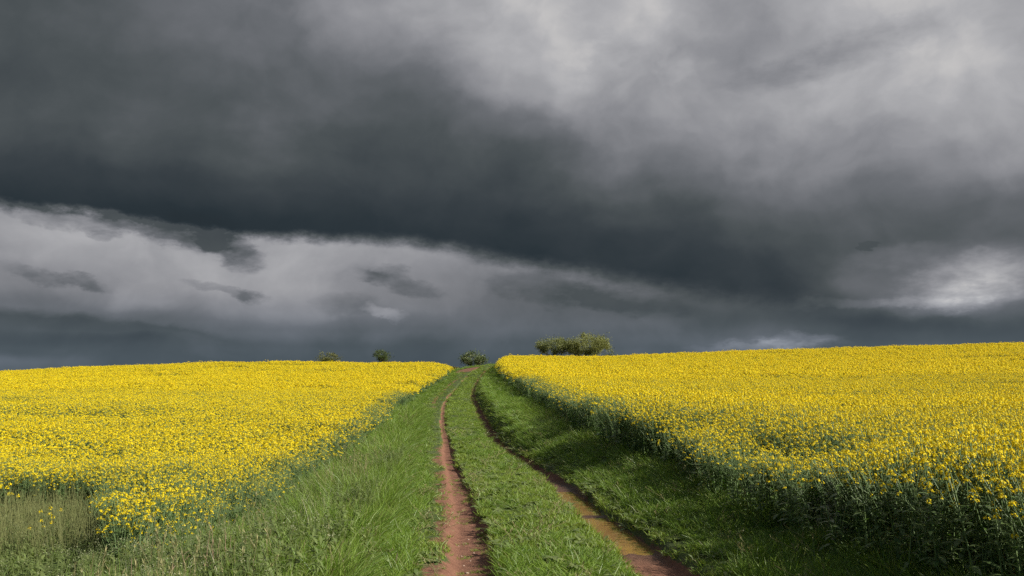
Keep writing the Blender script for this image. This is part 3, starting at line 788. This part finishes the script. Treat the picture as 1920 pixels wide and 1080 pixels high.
# dry stalks in the weeds at the bottom
random.seed(61)
STALKS = [(397, 7.6, 985, .05), (421, 7.9, 983, -.05), (433, 7.7, 990, .02), (441, 8.0, 984, -.03), (444, 7.8, 995, .01), (383, 7.4, 1022, -.12), (335, 7.2, 1030, .04), (269, 7.4, 1036, -.01), (232, 7.3, 1048, .03), (428, 7.5, 1010, -.08), (413, 7.7, 1004, .06)]
for i, (px, D_, ytip, ln) in enumerate(STALKS):
    X_, _ = at_px(px, 0, D_); h = CAM_Z + (YH - ytip) / FPX * D_ - float(ground_z(np.array([X_]), np.array([D_]))[0])
    mb = MB(); pts = [Vector((ln * q * q, 0, h * q)) for q in (-.05, .3, .6, .85, 1)]
    mb.tube(pts, [.0045, .004, .0034, .0026, .0018], 5, 0)
    for k in range(4):
        q = random.uniform(.45, .98); a = random.random() * 6.28
        mb.strip((ln * q * q, 0, h * q), (math.cos(a), math.sin(a), 1.2), (0, 0, 1), random.uniform(.05, .11), .009, .6, 2, 0, [.5, 1, .2])
    ob = link(bpy.data.objects.new('dry_stalk', mb.mesh('dry_stalk', [M_DRY])))
    X_, _ = at_px(px, 0, D_); put(ob, X_, D_)
    if i < 5 or i > 8: tag(ob, 'tall tan dead stalk in the tight clump rising from the foreground weeds', 'dry stalk', 'dead stalks standing in a clump')
    else: tag(ob, 'short brown dead stalk standing apart, left of the tall stalk clump', 'dry stalk', 'dead stalks standing apart')

# stray rapeseed plants
def stray(px, D_, label, H, group=None, dz=0, seed=0, rz=0):
    random.seed(700 + seed)
    root = link(bpy.data.objects.new('rapeseed_plant', None)); root.empty_display_size = .1
    X_, _ = at_px(px, 0, D_); put(root, X_, D_, rz, dz); tag(root, label, 'rapeseed plant', group)
    st, lf = MB(), MB()
    st.tube([(0, 0, -.03), (.01, 0, H * .5), (0, .01, H)], [.007, .006, .003], 5, 0)
    tops = [Vector((0, .01, H))]
    for k in range(4):
        a = k * 1.7 + .4; b0 = Vector((0, 0, H * random.uniform(.5, .75))); b1 = b0 + Vector((math.cos(a) * .13, math.sin(a) * .13, H * .25))
        st.tube([b0, b1], [.004, .0025], 4, 0); tops.append(b1)
    for k in range(10):
        h = H * random.uniform(.1, .8); a = random.random() * 6.28
        lf.strip((0, 0, h), (math.cos(a), math.sin(a), .6), (0, 0, 1), random.uniform(.10, .18), .05, 1.1, 3, 0, [.35, 1, .8, .12])
    for tp in tops:
        fh = MB(); raceme(fh, tp, .028, 18, .021)
        c_ = link(bpy.data.objects.new('flower_head', fh.mesh('flower_head', [M_PETAL, M_BUD]))); c_.parent = root
    for nm, b_, ms in (('stem', st, [M_RSTEM]), ('leaves', lf, [M_RLEAF])):
        c_ = link(bpy.data.objects.new(nm, b_.mesh(nm, ms))); c_.parent = root
    return root
stray(1862, 7.4, 'low rapeseed plant flowering alone in the dark foot of the right crop', .72, seed=1)
stray(14, 14.6, 'rapeseed plant with orange yellow heads at the far left picture edge', .85, seed=2)
stray(36, 15.2, 'single yellow rapeseed plant on the bare patch, second from the picture edge', .80, seed=3)
stray(113, 13.2, 'single yellow rapeseed plant before the corner of the left crop', .62, seed=4)
stray(97, 12.6, 'short stray rapeseed plant low on the bare patch near the crop corner', .52, seed=5)

# pale blossomed tall weeds
for i, (px, D_, H_, lab) in enumerate(((325, 8.6, .98, 'cream topped weed at the foot of the crop, left of the dead stalks'), (165, 8.5, .62, 'pale topped weed by the bare patch at lower left'),
                              (705, 8.6, .50, 'pale seeding weed in the long verge grass nearest the left rut'), (545, 8.2, .8, 'cream topped weed in the long grass right of the dead stalks'))):
    ob = link(bpy.data.objects.new('flowering_weed', weed(800 + i, H_, True, 22))); X_, _ = at_px(px, 0, D_); put(ob, X_, D_); tag(ob, lab, 'weed')

# broad leaved plants in the middle strip
random.seed(91)
for (px, D_, n_, sz, lab) in ((1035, 8.9, 12, .13, 'broad leaved rosette with pale leaves low on the middle strip'), (1075, 8.5, 9, .11, 'smaller broad leaved rosette at the right side of the middle strip'),
                              (975, 12.2, 9, .12, 'dark leafy rosette further up the middle strip')):
    mb = MB()
    for k in range(n_):
        a = k * 2.4; mb.strip((0, 0, .01), (math.cos(a), math.sin(a), random.uniform(.3, .9)), (0, 0, 1), sz * random.uniform(.8, 1.2), sz * .38, 1.1, 4, 0, [.3, .8, 1, .75, .1])
    ob = link(bpy.data.objects.new('broadleaf_weed', mb.mesh('broadleaf_weed', [M_WEED]))); X_, _ = at_px(px, 0, D_); put(ob, X_, D_, dz=.04); tag(ob, lab, 'weed')

# a dead leaf caught in the verge grass
mb = MB()
mb.strip((0, 0, 0), (.2, .3, 1), (1, 0, 0), .09, .06, .5, 5, 0, [.25, .8, 1, .85, .5, .05]); mb.strip((.01, .01, -.03), (-.4, .1, 1), (1, 0, 0), .07, .04, 1.2, 5, 0, [.25, .8, 1, .85, .5, .05])
ob = link(bpy.data.objects.new('dead_leaf', mb.mesh('dead_leaf', [leafy('dead_leaf', (.42, .30, .22), (.5, .38, .3), .2, .8, .2, (1, 1, 1))])))
put(ob, (749 - 960) / FPX * 8.7, 8.7, .4, .10); tag(ob, 'pinkish brown curled dead leaf caught in the grass beside the left rut', 'dead leaf')

# small stones on the left rut
M_STONE = plain('pebble', (.30, .20, .15), (.45, .34, .27), .85, 30, .3, .4)
import bmesh
def stone_mesh(seed):
    random.seed(seed); bm = bmesh.new(); bmesh.ops.create_icosphere(bm, subdivisions=2, radius=1)
    for v in bm.verts: v.co *= 1 + random.uniform(-.13, .13); v.co.z *= .6; v.co.x *= 1.25
    me_ = bpy.data.meshes.new('stone'); bm.to_mesh(me_); bm.free(); me_.materials.append(M_STONE)
    for p_ in me_.polygons: p_.use_smooth = True
    return me_
sms = [stone_mesh(i) for i in range(3)]
for i, (px, D_, r_) in enumerate(((878, 9.2, .016), (868, 10.2, .013), (884, 9.9, .010), (872, 9.6, .011), (890, 10.4, .012), (862, 10.9, .010), (895, 9.0, .009), (880, 11.4, .013), (858, 8.8, .010), (886, 8.5, .012))):
    ob = link(bpy.data.objects.new('stone', sms[i % 3])); X_, _ = at_px(px, 0, D_); put(ob, X_, D_, i * 1.3, r_ * .25, r_)
    tag(ob, 'small pale pebble lying on the bare soil of the left rut', 'stone', 'pebbles on the left wheel rut')

# ------------------------------------------------------------------ bushes and trees on the skyline
M_BARK = plain('bark', (.06, .045, .032), (.11, .085, .06), .9, 12, .2, .5)
def tree(name, px, D_, w, ztop, zbase_vis, label, cat, c1, c2, c3=None, seed=0, openn=.5, trunk=True, leaves=5200, flat=1.0, blossom=0.0, group=None, ls=.15, shape=None):
    random.seed(seed); r_ = np.random.default_rng(seed)
    X_ = (px - 960) / FPX * D_; gz = float(ground_z(np.array([X_]), np.array([D_]))[0])
    root = link(bpy.data.objects.new(name, None)); root.location = (X_, D_, gz); root.empty_display_size = .5
    tag(root, label, cat, group)
    H = ztop - gz; vis0 = zbase_vis - gz          # crown spans from vis0 to H
    cz = (H + vis0) / 2; ch = (H - vis0) / 2; cr = w / 2
    tb = MB(); ends = []
    ntr = 1 if trunk else 5
    def branch(p, dirv, L_, rad, depth):
        pts = [p]; rr = [rad]; dd_ = dirv.copy()
        for k in range(3):
            dd_ = (dd_ + rv(.22) + Vector((0, 0, .05))).normalized(); pts.append(pts[-1] + dd_ * L_ / 3); rr.append(rad * (1 - .2 * (k + 1)))
        tb.tube(pts, rr, 5, 0)
        if depth == 0 or L_ < .35: ends.append(pts[-1]); ends.append(pts[-2]); return
        for k in range(random.randint(3, 4)):
            nd = (dd_ + rv(.62)); nd.z = nd.z * .7 + .15
            branch(pts[random.choice((2, 3, 3))], nd.normalized(), L_ * random.uniform(.55, .78), rad * .5, depth - 1)
    for k in range(ntr):
        a = k * 2.4; b0 = Vector((math.cos(a) * .15 * (ntr > 1), math.sin(a) * .15 * (ntr > 1), -.15))
        hh = max(vis0 * .75, .5) if trunk else .4
        tb.tube([b0, b0 + Vector((.03, .02, hh * .5)), b0 + Vector((.0, .05, hh))], [.17, .14, .12] if trunk else [.07, .06, .05], 7, 0)
        for q in range(5 if trunk else 3):
            a2 = q * 1.3 + a; branch(b0 + Vector((0, 0, hh)), Vector((math.cos(a2) * cr / ch * .8, math.sin(a2) * cr / ch * .8, .75 + .4 * random.random())).normalized(), (cr + ch) * .42, .075 if trunk else .04, 2)
    c_ = link(bpy.data.objects.new('trunk', tb.mesh('trunk', [M_BARK]))); c_.parent = root
    # crown: leaf-sized faces gathered in clumps round the twigs and over an uneven envelope
    cl = []
    for e in ends:
        q = Vector((e.x / cr, e.y / cr, (e.z - cz) / ch))
        if q.length > 1.0: q = q.normalized() * random.uniform(.75, 1.0)
        cl.append(Vector((q.x * cr, q.y * cr, cz + q.z * ch)))
    for k in range(70):
        v = rv(1).normalized() * random.uniform(.55, .98); 
        if v.z < -.3: v.z *= .6
        cl.append(Vector((v.x * cr, v.y * cr, cz + v.z * ch)))
    cl = [c for c in cl if fbm(np.array(c.x * 1.1 / cr * 1.6), np.array(c.z / ch * 1.6 + c.y), seed) > -.28 * (1 - openn) - .10 * openn]
    n = leaves; ci_ = r_.integers(0, len(cl), n); C_ = np.array([tuple(c) for c in cl])[ci_]
    sp = .16 * cr ** .5 * r_.uniform(.5, 1.3, len(cl))[ci_][:, None]
    P = C_ + r_.normal(0, 1, (n, 3)) * sp
    P[:, 2] = np.maximum(P[:, 2], .05)
    nr_ = r_.normal(0, 1, (n, 3)); nr_[:, 2] += .5; nr_ /= np.linalg.norm(nr_, axis=1)[:, None]
    t1 = np.cross(nr_, r_.normal(0, 1, (n, 3))); t1 /= np.linalg.norm(t1, axis=1)[:, None]; t2 = np.cross(nr_, t1)
    s_ = (ls * r_.uniform(.6, 1.3, n))[:, None]
    V = np.stack([P + t1 * s_ * .6, P + t2 * s_ * .35, P - t1 * s_ * .6, P - t2 * s_ * .35], 1).reshape(-1, 3)
    F = np.arange(n * 4).reshape(-1, 4)
    mi = (r_.random(n) < blossom).astype(int)
    mat = leafy(name + '_leaf', c1, c2, .28, .6, .25, c3=c3)
    crown = link(bpy.data.objects.new('crown', mesh_np('crown', V, F, [mat, M_CREAM], mi))); crown.parent = root
    return root
zpx = lambda y, D_: CAM_Z + (YH - y) / FPX * D_
tree('hedge_bush', 615, 130, 3.8, zpx(660, 130), zpx(682, 130), 'low spreading olive green bush, the leftmost on the skyline', 'bush', (.10, .115, .035), (.15, .15, .055), seed=11, trunk=False, leaves=6500, openn=.3)
tree('round_tree', 717, 134, 3.2, zpx(656, 134), zpx(676, 134), 'small round open tree with visible branches behind the left crop', 'tree', (.07, .10, .03), (.11, .13, .045), seed=12, leaves=2300, openn=.7)
tree('blossom_bush', 888, 119, 3.8, zpx(660, 119), zpx(683, 119), 'rounded bush with white blossom standing where the track meets the sky', 'bush', (.07, .10, .035), (.11, .14, .05), seed=13, trunk=False, leaves=3800, blossom=.10, openn=.2)
tree('hedge_tree', 1042, 131, 5.6, zpx(631, 131), zpx(664, 131), 'thinner brownish tree touching the bigger one above the right crop', 'tree', (.15, .18, .06), (.24, .24, .10), seed=14, leaves=7000, openn=.4)
tree('hedge_tree', 1102, 130, 7.0, zpx(626, 130), zpx(667, 130), 'biggest broad leafy tree on the skyline above the right crop', 'tree', (.16, .19, .06), (.26, .26, .10), seed=15, leaves=13000, openn=.2)
tree('hedge_bush', 1142, 129, 1.8, zpx(654, 129), zpx(672, 129), 'tiny thin bush at the right foot of the biggest skyline tree', 'bush', (.13, .15, .06), (.18, .19, .09), seed=16, trunk=False, leaves=900, openn=.5)
